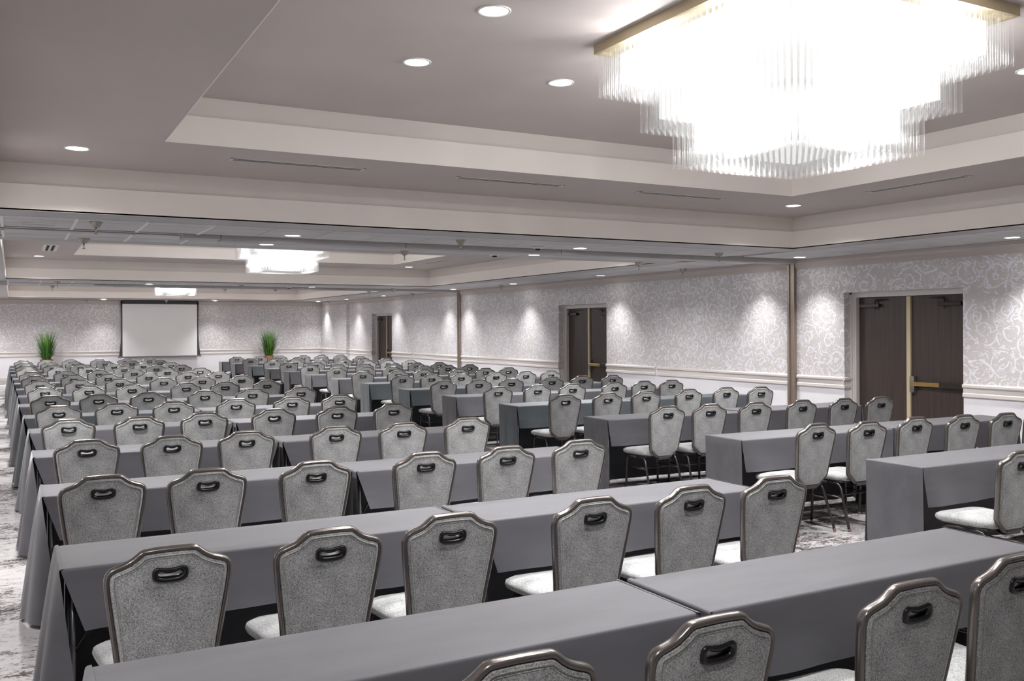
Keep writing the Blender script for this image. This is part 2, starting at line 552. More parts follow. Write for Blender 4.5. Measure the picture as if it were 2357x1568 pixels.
# ------------------------------------------------------------------ ceiling
ce = link('ceiling', None); ce['kind'] = 'structure'; ce['label'] = 'stepped tray ceiling in three bays with tiled soffits'
def cpart(name, fn, mat):
    bm = new(); fn(bm)
    return link(name, mesh(name, bm, mat), ce)
def ring(bm, x0, x1, y0, y1, t, z0, z1, ty=None):
    ty = t if ty is None else ty
    box(bm, x0 - t, x0, y0 - ty, y1 + ty, z0, z1)
    box(bm, x1, x1 + t, y0 - ty, y1 + ty, z0, z1)
    box(bm, x0, x1, y0 - ty, y0, z0, z1)
    box(bm, x0, x1, y1, y1 + ty, z0, z1)
RC = 0.02
for bnum in range(3):
    oy = BAY * bnum
    x0, x1, y0, y1 = TX0, TX1, TY0 + oy, TY1 + oy
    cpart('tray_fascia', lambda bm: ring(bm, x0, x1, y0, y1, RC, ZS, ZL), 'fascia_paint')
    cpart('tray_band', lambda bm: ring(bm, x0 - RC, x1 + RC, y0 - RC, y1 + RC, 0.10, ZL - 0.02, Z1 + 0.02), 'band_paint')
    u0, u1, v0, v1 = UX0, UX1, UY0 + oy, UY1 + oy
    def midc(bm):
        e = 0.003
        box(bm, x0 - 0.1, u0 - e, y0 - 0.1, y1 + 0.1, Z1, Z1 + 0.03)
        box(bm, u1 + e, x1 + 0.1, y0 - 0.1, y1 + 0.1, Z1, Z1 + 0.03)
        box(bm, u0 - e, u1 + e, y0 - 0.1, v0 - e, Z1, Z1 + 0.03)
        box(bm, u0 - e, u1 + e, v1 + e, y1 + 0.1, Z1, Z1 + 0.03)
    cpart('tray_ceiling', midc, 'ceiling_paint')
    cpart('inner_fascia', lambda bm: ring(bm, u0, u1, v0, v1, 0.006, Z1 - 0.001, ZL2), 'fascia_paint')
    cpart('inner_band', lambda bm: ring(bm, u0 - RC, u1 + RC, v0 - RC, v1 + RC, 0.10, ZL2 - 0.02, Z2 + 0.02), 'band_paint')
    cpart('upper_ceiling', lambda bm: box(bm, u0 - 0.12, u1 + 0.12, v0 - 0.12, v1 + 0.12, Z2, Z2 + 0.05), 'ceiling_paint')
# soffit backing and painted margin strips round each tray
CROSS = [(YB, TY0), (TY1, TY0 + BAY), (TY1 + BAY, TY0 + 2 * BAY), (TY1 + 2 * BAY, YF)]
def backing(bm):
    z0, z1 = ZS + 0.012, ZS + 0.06
    box(bm, XL, TX0 - RC, YB, YF, z0, z1)
    box(bm, TX1 + RC, XW, YB, YF, z0, z1)
    for k_, (a, b) in enumerate(CROSS):
        box(bm, TX0 - RC, TX1 + RC, a if k_ == 0 else a + RC, b if k_ == 3 else b - RC, z0, z1)
cpart('soffit_backing', backing, 'ceiling_paint')
MG = 0.42; MX = 0.30
for bnum in range(3):
    oy = BAY * bnum
    cpart('soffit_margin', lambda bm: ring(bm, TX0, TX1, TY0 + oy, TY1 + oy, MX, ZS - 0.004, ZS + 0.012, MG), 'soffit_trim')
# acoustic tiles: shared meshes
tile_cache = {}
def tile(x0, x1, y0, y1):
    g = 0.006
    key = (round(x1 - x0, 3), round(y1 - y0, 3))
    if key not in tile_cache:
        bm = new(); box(bm, -key[0] / 2 + g, key[0] / 2 - g, -key[1] / 2 + g, key[1] / 2 - g, -0.006, 0.011)
        tile_cache[key] = mesh('ceiling_tile', bm, 'acoustic_tile')
    return link('ceiling_tile', tile_cache[key], ce, ((x0 + x1) / 2, (y0 + y1) / 2, ZS))
GX0, GP = -0.087, 0.6175
gx = [GX0 + GP * i for i in range(-1, 16)]
gx = [x for x in gx if TX0 - MX < x < TX1 + 0.3]
def strip(ya, yb, rows):
    ys = [ya] + rows + [yb]
    xs = [XL] + gx
    for i in range(len(gx) - 1):
        for j in range(len(ys) - 1):
            tile(gx[i], gx[i + 1], ys[j], ys[j + 1])
for n_, tk in enumerate(TRACKS):
    o = BAY * n_
    strip(TY1 + MG + o, tk - 0.16, [9.72 + o] if n_ == 0 else [])
    strip(tk + 0.18, TY0 + BAY - MG + o, [11.22 + o] if n_ == 0 else [])
# right hand soffit tiles run along the wall
yy = 3.0
while yy < 33.0:
    for xa, xb in ((TX1 + MX, 9.95), (9.95, XW - 0.085)):
        if not any(t - 0.2 < yy + 0.31 < t + 0.2 for t in TRACKS):
            tile(xa, xb, yy, yy + 0.61)
    yy += 0.61
# left soffit, visible as a sliver
for bnum in (0, 1):
    o = BAY * (bnum + 1)
    for j in range(6):
        tile(-1.05, TX0 - MX, TY0 + o + j * 1.22, TY0 + o + (j + 1) * 1.22)
# white tee bars, only on the left lines, to imitate the glare there
tee_bm = new(); box(tee_bm, -0.011, 0.011, -0.5, 0.5, -0.012, 0.0)
tee_me = mesh('tee_bar', tee_bm, 'tee_white')
for n_, tk in enumerate(TRACKS):
    o = BAY * n_
    for x in gx[:4 if n_ == 0 else 3]:
        for ya, yb in ((TY1 + MG + o, tk - 0.16), (tk + 0.18, TY0 + BAY - MG + o)):
            t_ = link('tee_bar', tee_me, ce, (x, (ya + yb) / 2, ZS - 0.004)); t_.scale = (1.3, yb - ya, 1)

# partition tracks: flush channel, then a dropped channel from x = 1.6 to the wall
for n_, tk in enumerate(TRACKS):
    r = thing('partition_track', 'grey ceiling track for folding wall, %s' % ('nearer of the two' if n_ == 0 else 'farther of the two'), 'track', (0, tk, 0), 0, 'folding wall tracks')
    bm = new(); box(bm, XL, 1.60, -0.13, -0.05, ZS - 0.012, ZS + 0.01); box(bm, XL, 1.60, 0.05, 0.15, ZS - 0.012, ZS + 0.01)
    link('flush_rail', mesh('flush_rail', bm, 'track_grey'), r)
    bm = new(); box(bm, XL, 1.60, -0.05, 0.05, ZS - 0.004, ZS + 0.01)
    link('track_slot', mesh('track_slot', bm, 'slot_dark'), r)
    xs = [1.62, 2.02, 4.2, 6.4, 8.6, XW - 0.03]
    for i in range(5):
        bm = new(); box(bm, xs[i], xs[i + 1] - 0.008, -0.13, 0.10, ZS - (0.066 if i else 0.05), ZS + 0.01)
        link('drop_channel', mesh('drop_channel', bm, 'soffit_trim', bevel=0.003), r)
    q = thing('partition_jamb', 'brown metal jamb post on the right wall, %s' % ('nearer one beside the first double door' if n_ == 0 else 'farther one near the middle door'), 'post', (XW, tk, 0), 0, 'jamb posts of the folding walls')
    bm = new(); box(bm, -0.055, 0.0, -0.075, -0.030, 0, ZS - 0.066); box(bm, -0.055, 0, 0.030, 0.075, 0, ZS - 0.066)
    link('jamb_side', mesh('jamb_side', bm, 'post_brown', bevel=0.004), q)
    bm = new(); box(bm, -0.038, 0.0, -0.030, 0.030, 0, ZS - 0.066)
    link('jamb_channel', mesh('jamb_channel', bm, 'post_brown'), q)

# ------------------------------------------------------------------ ceiling fittings
bm = new(); lathe(bm, [(0.100, 0.0), (0.100, -0.004), (0.094, -0.008), (0.084, -0.007), (0.080, -0.001)], 28, cap=False)
ring_me = mesh('trim_ring', bm, 'white_plastic', True)
bm = new(); lathe(bm, [(0.0815, -0.004), (0.0815, -0.0005)], 28)
lens_me = mesh('lens', bm, 'lamp_lens')
lamps = {}
def lampdata(key, power, angle, blend, col=(1, 0.99, 0.985), size=0.06):
    if key not in lamps:
        d = bpy.data.lights.new('downlight_' + key, 'SPOT')
        d.energy = power; d.spot_size = math.radians(angle); d.spot_blend = blend
        d.color = col; d.shadow_soft_size = size
        lamps[key] = d
    return lamps[key]
def downlight(x, y, z, key, label, group):
    if z == ZS: z = ZS - 0.006
    r = thing('downlight', label, 'ceiling light', (x, y, z), 0, group)
    link('trim_ring', ring_me, r); link('lens', lens_me, r)
    o = bpy.data.objects.new('lamp', lamps[key]); C.objects.link(o); o.parent = r; o.location = (0, 0, -0.02)
    return r
lampdata('high', P_HI, 116, 1.0)
lampdata('mid', P_MID, 142, 0.7)
lampdata('near', P_MID * 0.3, 142, 0.7)  # weaker unseen lamps, added as fill on the chair backs
lampdata('soffit', P_SOF, 115, 1.0)
lampdata('wash', P_WASH, 92, 1.0)
side = {0: 'first bay', 1: 'second bay', 2: 'third bay'}
for b_ in range(3):
    oy = b_ * BAY
    HI = [(2.445, 4.725, 'left of chandelier, nearer'), (2.445, 5.88, 'left of chandelier, far left corner'), (3.60, 5.88, 'behind chandelier on its left'),
          (5.24, 5.88, 'behind chandelier on its right'), (6.42, 5.88, 'behind chandelier, far right corner'), (6.42, 4.05, 'right of chandelier'), (2.445, 3.57, 'left of chandelier, nearest, unseen'),  # nearest left one is added to brighten the front tables
          (2.445, 2.40, 'in front of chandelier, left corner, unseen'), (6.42, 2.40, 'in front of chandelier, right corner, unseen')]  # front pair, unseen; in the first bay added for frontal light
    for x, y, t in HI:
        downlight(x, y + oy, Z2, 'high', 'round downlight in upper ceiling of the %s, %s' % (side[b_], t), 'downlights of the upper ceilings')
    for x, y, t in ((0.457, 8.14, 'far left corner'), (8.22, 8.12, 'far right corner'), (0.457, 0.72, 'near left corner, unseen'), (8.22, 0.72, 'near right corner, unseen')):
        downlight(x, y + oy, Z1, 'near' if (b_ == 0 and y < 1) else 'mid', 'round downlight in lower tray ceiling of the %s, %s' % (side[b_], t), 'downlights of the tray ceilings')  # near pair of the first bay is added fill
for n_, tk in enumerate(TRACKS):
    for x, nm in ((2.72, 'left'), (6.47, 'right')):
        for dy, t in ((-0.47, 'camera side'), (0.72, 'far side')):
            downlight(x, tk + dy, ZS, 'soffit', 'small downlight in tiled soffit, %s pair, %s of the %s track' % (nm, t, ['nearer', 'farther'][n_]), 'downlights in the cross soffits')
WASH = [3.0, 6.69, 9.99, 11.20, 15.25, 18.88, 22.20, 23.42, 27.4, 31.08, 34.46]
for i, y in enumerate(WASH):
    downlight(10.24, y, ZS, 'wash', 'wall washer light along right wall, %s counted from the camera' % ORD[i], 'wall washers along the right wall')
for i, x in enumerate((-0.9, 2.75, 6.45)):
    downlight(x, 34.55, ZS, 'wash', 'wall washer light at the far wall, %s' % ['left', 'beside the screen on its left', 'beside the screen on its right'][i], 'wall washers at the far wall')
for i, y in enumerate((2.5, 6.7, 15.25, 18.88, 27.4, 31.1)):
    downlight(-1.1, y, ZS, 'soffit', 'downlight above the left aisle, %s counted from the camera' % ORD[i], 'downlights over the left aisle')

# sprinklers
bm = new(); lathe(bm, [(0.062, 0.0), (0.060, -0.006), (0.036, -0.05), (0.030, -0.054), (0.012, -0.054)], 18)
sp1 = mesh('escutcheon', bm, 'sprinkler_metal', True)
bm = new(); lathe(bm, [(0.010, -0.05), (0.010, -0.085), (0.006, -0.09), (0.006, -0.112), (0.020, -0.114), (0.020, -0.118)], 10)
sp2 = mesh('sprinkler_head', bm, 'chrome', True)
SPR = [(0.705, 9.68), (0.71, 11.48), (4.62, 9.80), (4.60, 11.52), (8.66, 9.95), (8.75, 11.95), (10.40, 12.9),
       (0.84, 21.84), (0.81, 23.86), (4.70, 21.95), (4.68, 23.75), (8.56, 22.2), (8.62, 24.2), (10.35, 25.3), (10.3, 19.6), (10.25, 33.1), (2.2, 34.3), (4.75, 34.3)]
for i, (x, y) in enumerate(SPR):
    r = thing('sprinkler', 'chrome cone shaped sprinkler under the soffit, %s from the camera' % (ORD[i] if i < 16 else ['seventeenth', 'eighteenth'][i - 16]), 'sprinkler', (x, y, ZS - 0.006), 0, 'ceiling sprinklers')
    link('escutcheon', sp1, r); link('sprinkler_head', sp2, r)
# smoke detectors
bm = new(); lathe(bm, [(0.070, 0.0), (0.070, -0.018), (0.055, -0.030), (0.030, -0.032)], 20)
sm1 = mesh('base', bm, 'white_plastic', True)
bm = new(); lathe(bm, [(0.034, -0.030), (0.034, -0.044), (0.026, -0.050)], 16)
sm2 = mesh('sensor_chamber', bm, 'slot_dark', True)
for i, (x, y) in enumerate(((5.845, 10.12), (5.87, 11.36), (5.9, 22.3), (5.9, 23.6))):
    r = thing('smoke_detector', 'white smoke detector by %s partition track, %s side' % (['nearer', 'farther'][i // 2], ['camera', 'far'][i % 2]), 'smoke detector', (x, y, ZS - 0.006), 0, 'smoke detectors')
    link('base', sm1, r); link('sensor_chamber', sm2, r)
# linear slot diffusers and a return grille
def slot(x, y, ln_, along, label, z=Z1):
    r = thing('slot_diffuser', label, 'air vent', (x, y, z), 0 if along == 'x' else PI / 2, 'linear slot vents in the tray ceilings')
    bm = new()
    for a, b in ((-0.052, -0.040), (-0.006, 0.006), (0.040, 0.052)):
        box(bm, -ln_ / 2, ln_ / 2, a, b, -0.006, 0.0)
    for s in (-1, 1):
        box(bm, min(s * ln_ / 2, s * (ln_ / 2 - 0.03)), max(s * ln_ / 2, s * (ln_ / 2 - 0.03)), -0.052, 0.052, -0.0065, 0.0)
    link('vent_frame', mesh('vent_frame', bm, 'trim_paint'), r)
    bm = new(); box(bm, -ln_ / 2 + 0.03, ln_ / 2 - 0.03, -0.040, 0.040, -0.0045, 0.001)
    link('slot', mesh('slot', bm, 'slot_dark'), r)
for b_ in range(2):
    oy = b_ * BAY
    for x, nm in ((2.23, 'left'), (4.35, 'middle'), (6.48, 'right')):
        slot(x, 8.06 + oy, 1.20, 'x', 'long slot vent beyond the inner tray of the %s, %s one' % (side[b_], nm))
    slot(8.12, 6.33 + oy, 1.20, 'y', 'long slot vent at the right of the %s' % side[b_])
r = thing('air_grille', 'small white grille with two dark slots in the second bay ceiling', 'air vent', (0.585, 18.2, Z1))
bm = new(); box(bm, -0.12, 0.12, -0.68, 0.68, -0.008, 0)
link('vent_frame', mesh('vent_frame', bm, 'white_plastic'), r)
bm = new(); box(bm, -0.065, -0.02, -0.58, 0.58, -0.010, -0.007); box(bm, 0.02, 0.065, -0.58, 0.58, -0.010, -0.007)
link('slot', mesh('slot', bm, 'slot_dark'), r)
for n_, (y, nm) in enumerate(((10.05, 'nearer'), (22.1, 'farther'))):
    r = thing('return_grille', 'shallow white ceiling plate beside the %s track at the left' % nm, 'air vent', (0.22, y, ZS - 0.006), 0, 'ceiling plates at the left')
    bm = new(); box(bm, -0.16, 0.16, -0.07, 0.07, -0.012, 0)
    link('plate', mesh('plate', bm, 'tee_white', bevel=0.004), r)
    bm = new(); box(bm, -0.15, 0.15, -0.05, 0.05, -0.016, -0.010)
    link('louvre', mesh('louvre', bm, 'track_grey'), r)

# ------------------------------------------------------------------ chandeliers
CHX, CHY = 4.19, 4.13
A1, A2, A3 = 0.860, 0.688, 0.522
ZB1, ZB2, ZB3 = 3.185, 2.942, 2.705
ZFR = Z2 - 0.062
PITCH = 0.0478
TR = PITCH * 0.5
def tube_mesh(ln_):
    """a fluted glass tube hanging from z = 0 down to -ln_"""
    bm = new()
    seg = 12
    prof = [(TR * (0.97 if i % 2 else 0.86)) for i in range(seg)]
    rings = []
    for z in (0.0, -ln_ * 0.5, -ln_ + 0.004, -ln_):
        rings.append([bm.verts.new((prof[i] * math.cos(2 * PI * i / seg), prof[i] * math.sin(2 * PI * i / seg), z)) for i in range(seg)])
    for A, B in zip(rings, rings[1:]):
        for j in range(seg):
            bm.faces.new((A[j], A[(j + 1) % seg], B[(j + 1) % seg], B[j]))
    # thick rim at the bottom
    inner = [bm.verts.new((v.co.x * 0.82, v.co.y * 0.82, v.co.z)) for v in rings[-1]]
    for j in range(seg):
        bm.faces.new((rings[-1][j], rings[-1][(j + 1) % seg], inner[(j + 1) % seg], inner[j]))
    return mesh('glass_tube', bm, 'tube_glass', True)
n_side = int(round(2 * A1 / PITCH))
tubes = []       # (dx, dy, ztop, zbot, score)
for i in range(n_side):
    for j in range(n_side):
        dx = -A1 + PITCH * (i + 0.5); dy = -A1 + PITCH * (j + 0.5)
        m_ = max(abs(dx), abs(dy))
        if m_ <= A3:
            zb, top = ZB3, (ZB2 + 0.03 if m_ > A3 - 2.2 * PITCH else ZB3 + 0.08)
            edge = m_ > A3 - 1.1 * PITCH
        elif m_ <= A2:
            zb, top = ZB2, (ZB1 + 0.03 if m_ > A2 - 2.2 * PITCH else ZB2 + 0.075)
            edge = m_ > A2 - 1.1 * PITCH
        else:
            zb, top = ZB1, (ZFR if m_ > A1 - 2.2 * PITCH else ZB1 + 0.075)
            edge = m_ > A1 - 1.1 * PITCH
        facing = (dx < 0 and abs(dx) >= abs(dy)) or (dy < 0 and abs(dy) >= abs(dx))
        tubes.append((dx, dy, top, zb, (2 if edge and facing else 0) + (1 if zb == ZB3 else 0) - 0.1 * math.hypot(dx + 1, dy + 1)))
tubes.sort(key=lambda t: -t[4])
tm = {}
ch_side = bpy.data.lights.new('chandelier_upper', 'POINT'); ch_side.energy = P_CH_SIDE; ch_side.shadow_soft_size = 0.02
ch_low = bpy.data.lights.new('chandelier_lower', 'POINT'); ch_low.energy = P_CH_LOW; ch_low.shadow_soft_size = 0.02
M['chandelier_lamp'].cycles.emission_sampling = 'NONE'
M['lamp_lens'].cycles.emission_sampling = 'NONE'
def chandelier(b_, label):
    r = thing('chandelier', label, 'chandelier', (CHX, CHY + BAY * b_, 0), 0, 'tiered glass tube chandeliers')
    A = A1 + 0.015
    bm = new(); ring(bm, -A + 0.02, A - 0.02, -A + 0.02, A - 0.02, 0.02, ZFR, Z2)
    link('brass_frame', mesh('brass_frame', bm, 'brass_satin'), r)
    bm = new(); box(bm, -A + 0.021, A - 0.021, -A + 0.021, A - 0.021, ZFR + 0.02, ZFR + 0.03)
    link('ceiling_plate', mesh('ceiling_plate', bm, 'brass_satin'), r)
    for a, z0, z1 in ((A1 - 0.11, ZB1 + 0.08, ZFR - 0.01), (A2 - 0.11, ZB2 + 0.08, ZB1 + 0.075), (A3 - 0.10, ZB3 + 0.085, ZB2 + 0.075)):
        bm = new(); box(bm, -a, a, -a, a, z0, z1)
        link('lamp_core', mesh('lamp_core', bm, 'chandelier_lamp'), r)
    for sx, sy in ((-1, -0.5), (-1, 0.5), (1, -0.5), (1, 0.5), (-0.5, -1), (0.5, -1), (-0.5, 1), (0.5, 1)):
        o = bpy.data.objects.new('lamp', ch_side); C.objects.link(o); o.parent = r; o.location = (sx * 0.77, sy * 0.77, 3.34)
    for sx, sy in ((-1, 0), (1, 0), (0, -1), (0, 1)):
        o = bpy.data.objects.new('lamp', ch_low); C.objects.link(o); o.parent = r; o.location = (sx * 0.455, sy * 0.455, 2.87)
    single = tubes[:300] if b_ == 0 else []
    rest = tubes[300:] if b_ == 0 else tubes
    for dx, dy, top, zb, s_ in single:
        key = round(top - zb, 3)
        if key not in tm: tm[key] = tube_mesh(key)
        link('glass_tube', tm[key], r, (dx, dy, top))
    verts, faces = [], []
    for dx, dy, top, zb, s_ in rest:
        key = round(top - zb, 3)
        if key not in tm: tm[key] = tube_mesh(key)
        me = tm[key]; o_ = len(verts)
        verts += [(v.co.x + dx, v.co.y + dy, v.co.z + top) for v in me.vertices]
        faces += [tuple(o_ + i for i in p.vertices) for p in me.polygons]
    me = bpy.data.meshes.new('glass_tubes'); me.from_pydata(verts, [], faces); me.materials.append(M['tube_glass'])
    for p in me.polygons: p.use_smooth = True
    t_ = link('glass_tube_field', me, r); t_['kind'] = 'stuff'
    return r
chandelier(0, 'huge three-tier square glass tube chandelier glowing white, nearest the camera')
chandelier(1, 'glowing glass tube chandelier in the second bay, half hidden by the soffit')
chandelier(2, 'farthest glowing glass tube chandelier, seen just above the projection screen')

# ------------------------------------------------------------------ banquet chair meshes
def back_y(z): return -0.170 - (z - 0.385) * 0.155
HALF = [(0.0, 0.9015), (0.040, 0.901), (0.074, 0.8995), (0.086, 0.898), (0.095, 0.894), (0.104, 0.887), (0.120, 0.8735), (0.138, 0.862), (0.158, 0.8535), (0.180, 0.8465), (0.194, 0.841), (0.203, 0.834), (0.2095, 0.824), (0.2125, 0.811), (0.2130, 0.797),
        (0.2115, 0.775), (0.205, 0.72), (0.196, 0.655), (0.187, 0.59), (0.180, 0.54), (0.1755, 0.50), (0.1735, 0.482), (0.170, 0.468), (0.164, 0.457), (0.150, 0.445), (0.115, 0.414), (0.090, 0.392), (0.082, 0.387), (0.070, 0.385), (0.0, 0.385)]
def resample(pts, n):
    seg = [0.0]
    for a, b in zip(pts, pts[1:]):
        seg.append(seg[-1] + math.hypot(b[0] - a[0], b[1] - a[1]))
    out = []
    for i in range(n):
        s_ = seg[-1] * i / (n - 1)
        j = max(k_ for k_ in range(len(seg)) if seg[k_] <= s_ + 1e-9); j = min(j, len(pts) - 2)
        t = (s_ - seg[j]) / max(1e-9, seg[j + 1] - seg[j])
        out.append((pts[j][0] + (pts[j + 1][0] - pts[j][0]) * t, pts[j][1] + (pts[j + 1][1] - pts[j][1]) * t))
    return out
def smooth_poly(pts, it=2):
    for _ in range(it):
        out = [pts[0]]
        for a, b in zip(pts, pts[1:]):
            out += [(0.75 * a[0] + 0.25 * b[0], 0.75 * a[1] + 0.25 * b[1]), (0.25 * a[0] + 0.75 * b[0], 0.25 * a[1] + 0.75 * b[1])]
        out.append(pts[-1]); pts = out
    return pts
def outline(n, inset=0.0):
    h = HALF
    loop = h + [(-x, z) for x, z in h[-2:0:-1]]
    if inset:
        m_ = len(loop); out = []
        for i in range(m_):
            a, b = loop[(i - 1) % m_], loop[(i + 1) % m_]
            tx, tz = b[0] - a[0], b[1] - a[1]; l_ = math.hypot(tx, tz) or 1
            out.append((loop[i][0] + inset * tz / l_, loop[i][1] - inset * tx / l_))
        loop = out
    return loop
def hole_loop(n, w_, h_, zc=0.812, dip=0.009):
    out = []
    for i in range(n):
        a = 2 * PI * i / n
        c_, s_ = math.cos(a), math.sin(a)
        x = w_ * math.copysign(abs(c_) ** 0.62, c_); z = h_ * math.copysign(abs(s_) ** 0.62, s_)
        if s_ > 0: z -= dip * (1 - min(1, abs(x) / (w_ * 0.75)) ** 2) * 1.2
        else: z -= 0.25 * dip * (1 - (x / w_) ** 2)
        out.append((x, zc + z))
    return out
def loop_winding(l_):
    return sum(a[0] * b[1] - b[0] * a[1] for a, b in zip(l_, l_[1:] + l_[:1]))
NO = 40
# find inset sign
_t = outline(NO, 0.01)
SGN = 1 if max(x for x, z in _t) < max(x for x, z in outline(NO)) else -1
def V3(p, off): return Vector((p[0], back_y(p[1]) + off, p[1]))
def backrest_mesh():
    bm = new()
    rings = []
    for ins, off in ((0.008, -0.004), (0.013, -0.014), (0.024, -0.017)):
        rings.append([bm.verts.new(V3(p, off)) for p in outline(NO, SGN * ins)])
    fr = []
    for ins, off in ((0.008, 0.010), (0.013, 0.022), (0.030, 0.030)):
        fr.append([bm.verts.new(V3(p, off)) for p in outline(NO, SGN * ins)])
    hb = [bm.verts.new(V3(p, -0.017)) for p in hole_loop(28, 0.050, 0.0205)]
    hf = [bm.verts.new(V3(p, 0.030)) for p in hole_loop(28, 0.050, 0.0205)]
    def bridge(A, B):
        n = len(A)
        for i in range(n): bm.faces.new((A[i], A[(i + 1) % n], B[(i + 1) % n], B[i]))
    bridge(rings[0], rings[1]); bridge(rings[1], rings[2]); bridge(fr[0], fr[1]); bridge(fr[1], fr[2]); bridge(rings[0], fr[0]); bridge(hb, hf)
    for O, H in ((rings[2], hb), (fr[2], hf)):
        es = []
        for L_ in (O, H):
            for i in range(len(L_)):
                e = bm.edges.get((L_[i], L_[(i + 1) % len(L_)])) or bm.edges.new((L_[i], L_[(i + 1) % len(L_)]))
                es.append(e)
        bmesh.ops.triangle_fill(bm, edges=es, use_beauty=True)
    me = mesh('backrest', bm, 'upholstery', True)
    me.set_sharp_from_angle(angle=math.radians(50))
    return me
def back_frame_mesh(seg):
    bm = new()
    tube(bm, [V3(p, 0.004) for p in outline(NO)], 0.0108, seg, True, 0.0175, up=(0, 1, 0.155))
    return mesh('back_frame', bm, 'frame_bronze', True)
def piping_mesh():
    bm = new(); tube(bm, [V3(p, -0.0165) for p in outline(NO, SGN * 0.021)], 0.0032, 6, True)
    tube(bm, [V3(p, -0.0165) for p in outline(NO, SGN * 0.030)], 0.0018, 5, True)
    return mesh('piping', bm, 'piping', True)
def handle_mesh():
    bm = new()
    prof = [(0.0, 0.0, -0.0165), (0.0, 0.0, -0.0215), (0.25, 0.25, -0.0255), (0.8, 0.8, -0.0245), (1.0, 1.0, -0.019), (1.0, 1.0, 0.031)]
    # outer rim to inner throat
    Lp = []
    for wo, zo, off in ((0.0635, 0.0315, -0.0165), (0.0625, 0.0305, -0.0235), (0.057, 0.0255, -0.0270), (0.048, 0.0175, -0.0255), (0.0425, 0.0110, -0.017), (0.0425, 0.0110, 0.031), (0.058, 0.028, 0.034)):
        Lp.append([bm.verts.new(V3(p, off)) for p in hole_loop(28, wo, zo)])
    for A, B in zip(Lp, Lp[1:]):
        for i in range(28): bm.faces.new((A[i], A[(i + 1) % 28], B[(i + 1) % 28], B[i]))
    return mesh('handle', bm, 'black_plastic', True)
def seat_mesh():
    bm = new()
    def rr(hw_f, hw_r, yf, yr, z, rad=0.07, n=6):
        pts = []
        for cx_, cy_, a0 in ((hw_f - rad, yf - rad, 0), (-hw_f + rad, yf - rad, 90), (-hw_r + rad, yr + rad, 180), (hw_r - rad, yr + rad, 270)):
            for i in range(n + 1):
                a = math.radians(a0 + 90 * i / n); pts.append((cx_ + rad * math.cos(a), cy_ + rad * math.sin(a), z))
        return pts
    levels = [(0.205, 0.185, 0.245, -0.140, 0.398), (0.222, 0.200, 0.262, -0.150, 0.408), (0.228, 0.206, 0.268, -0.152, 0.424), (0.224, 0.202, 0.264, -0.148, 0.440),
              (0.206, 0.186, 0.246, -0.135, 0.452), (0.150, 0.135, 0.19, -0.10, 0.461), (0.075, 0.07, 0.10, -0.05, 0.464)]
    R_ = [[bm.verts.new(p) for p in rr(*l_, rad=min(0.075, l_[1] * 0.8))] for l_ in levels]
    for A, B in zip(R_, R_[1:]):
        n = len(A)
        for i in range(n): bm.faces.new((A[i], A[(i + 1) % n], B[(i + 1) % n], B[i]))
    bm.faces.new(R_[0][::-1]); bm.faces.new(R_[-1])
    return mesh('seat', bm, 'upholstery', True)
def pan_mesh():
    bm = new(); box(bm, -0.195, 0.195, -0.132, 0.235, 0.386, 0.401)
    return mesh('seat_pan', bm, 'seat_pan', bevel=0.006)
def bracket_mesh():
    bm = new()
    path = [(-0.176, 0.415), (-0.186, 0.384), (-0.178, 0.362), (-0.150, 0.356), (-0.06, 0.386)]
    w_ = 0.066
    A = []
    for y, z in path:
        A.append([bm.verts.new((s * w_, y, z)) for s in (-1, 1)] + [bm.verts.new((s * w_, y + 0.008, z + 0.006)) for s in (1, -1)])
    for P_, Q_ in zip(A, A[1:]):
        for i in range(4): bm.faces.new((P_[i], P_[(i + 1) % 4], Q_[(i + 1) % 4], Q_[i]))
    bm.faces.new(A[0][::-1]); bm.faces.new(A[-1])
    return mesh('back_bracket', bm, 'bracket_grey')
def leg_mesh(kind, s, seg=8):
    bm = new()
    if kind == 'rear':
        pts = [(s * 0.190, 0.02, 0.377), (s * 0.190, -0.075, 0.377), (s * 0.191, -0.105, 0.368), (s * 0.193, -0.125, 0.346), (s * 0.197, -0.142, 0.30), (s * 0.212, -0.233, 0.014)]
    else:
        pts = [(s * 0.190, 0.02, 0.377), (s * 0.190, 0.145, 0.377), (s * 0.191, 0.172, 0.370), (s * 0.192, 0.186, 0.35), (s * 0.194, 0.190, 0.31), (s * 0.206, 0.196, 0.014)]
    tube(bm, pts, 0.0115, seg)
    return mesh('leg', bm, 'leg_bronze', True)
def glide_mesh(kind, s):
    bm = new()
    x, y = (s * 0.2125, -0.2345) if kind == 'rear' else (s * 0.2062, 0.1962)
    lathe(bm, [(0.0115, 0.022), (0.0125, 0.016), (0.0135, 0.004), (0.012, 0.0)], 10, (x, y, 0))
    return mesh('glide', bm, 'glide_copper', True)
def stretcher_mesh(s):
    bm = new(); tube(bm, [(s * 0.199, -0.150, 0.265), (s * 0.197, 0.190, 0.265)], 0.0075, 6)
    return mesh('stretcher', bm, 'leg_bronze', True)
def brace_mesh():
    bm = new(); tube(bm, [(-0.197, -0.02, 0.262), (0.197, -0.02, 0.262)], 0.0075, 6)
    return mesh('cross_stretcher', bm, 'leg_bronze', True)
CH = dict(back=backrest_mesh(), frame=back_frame_mesh(10), pipe=piping_mesh(), handle=handle_mesh(), seat=seat_mesh(), pan=pan_mesh(), bracket=bracket_mesh(), brace=brace_mesh(),
          legs=[(leg_mesh(k_, s), glide_mesh(k_, s)) for k_ in ('rear', 'front') for s in (-1, 1)], str=[stretcher_mesh(s) for s in (-1, 1)])
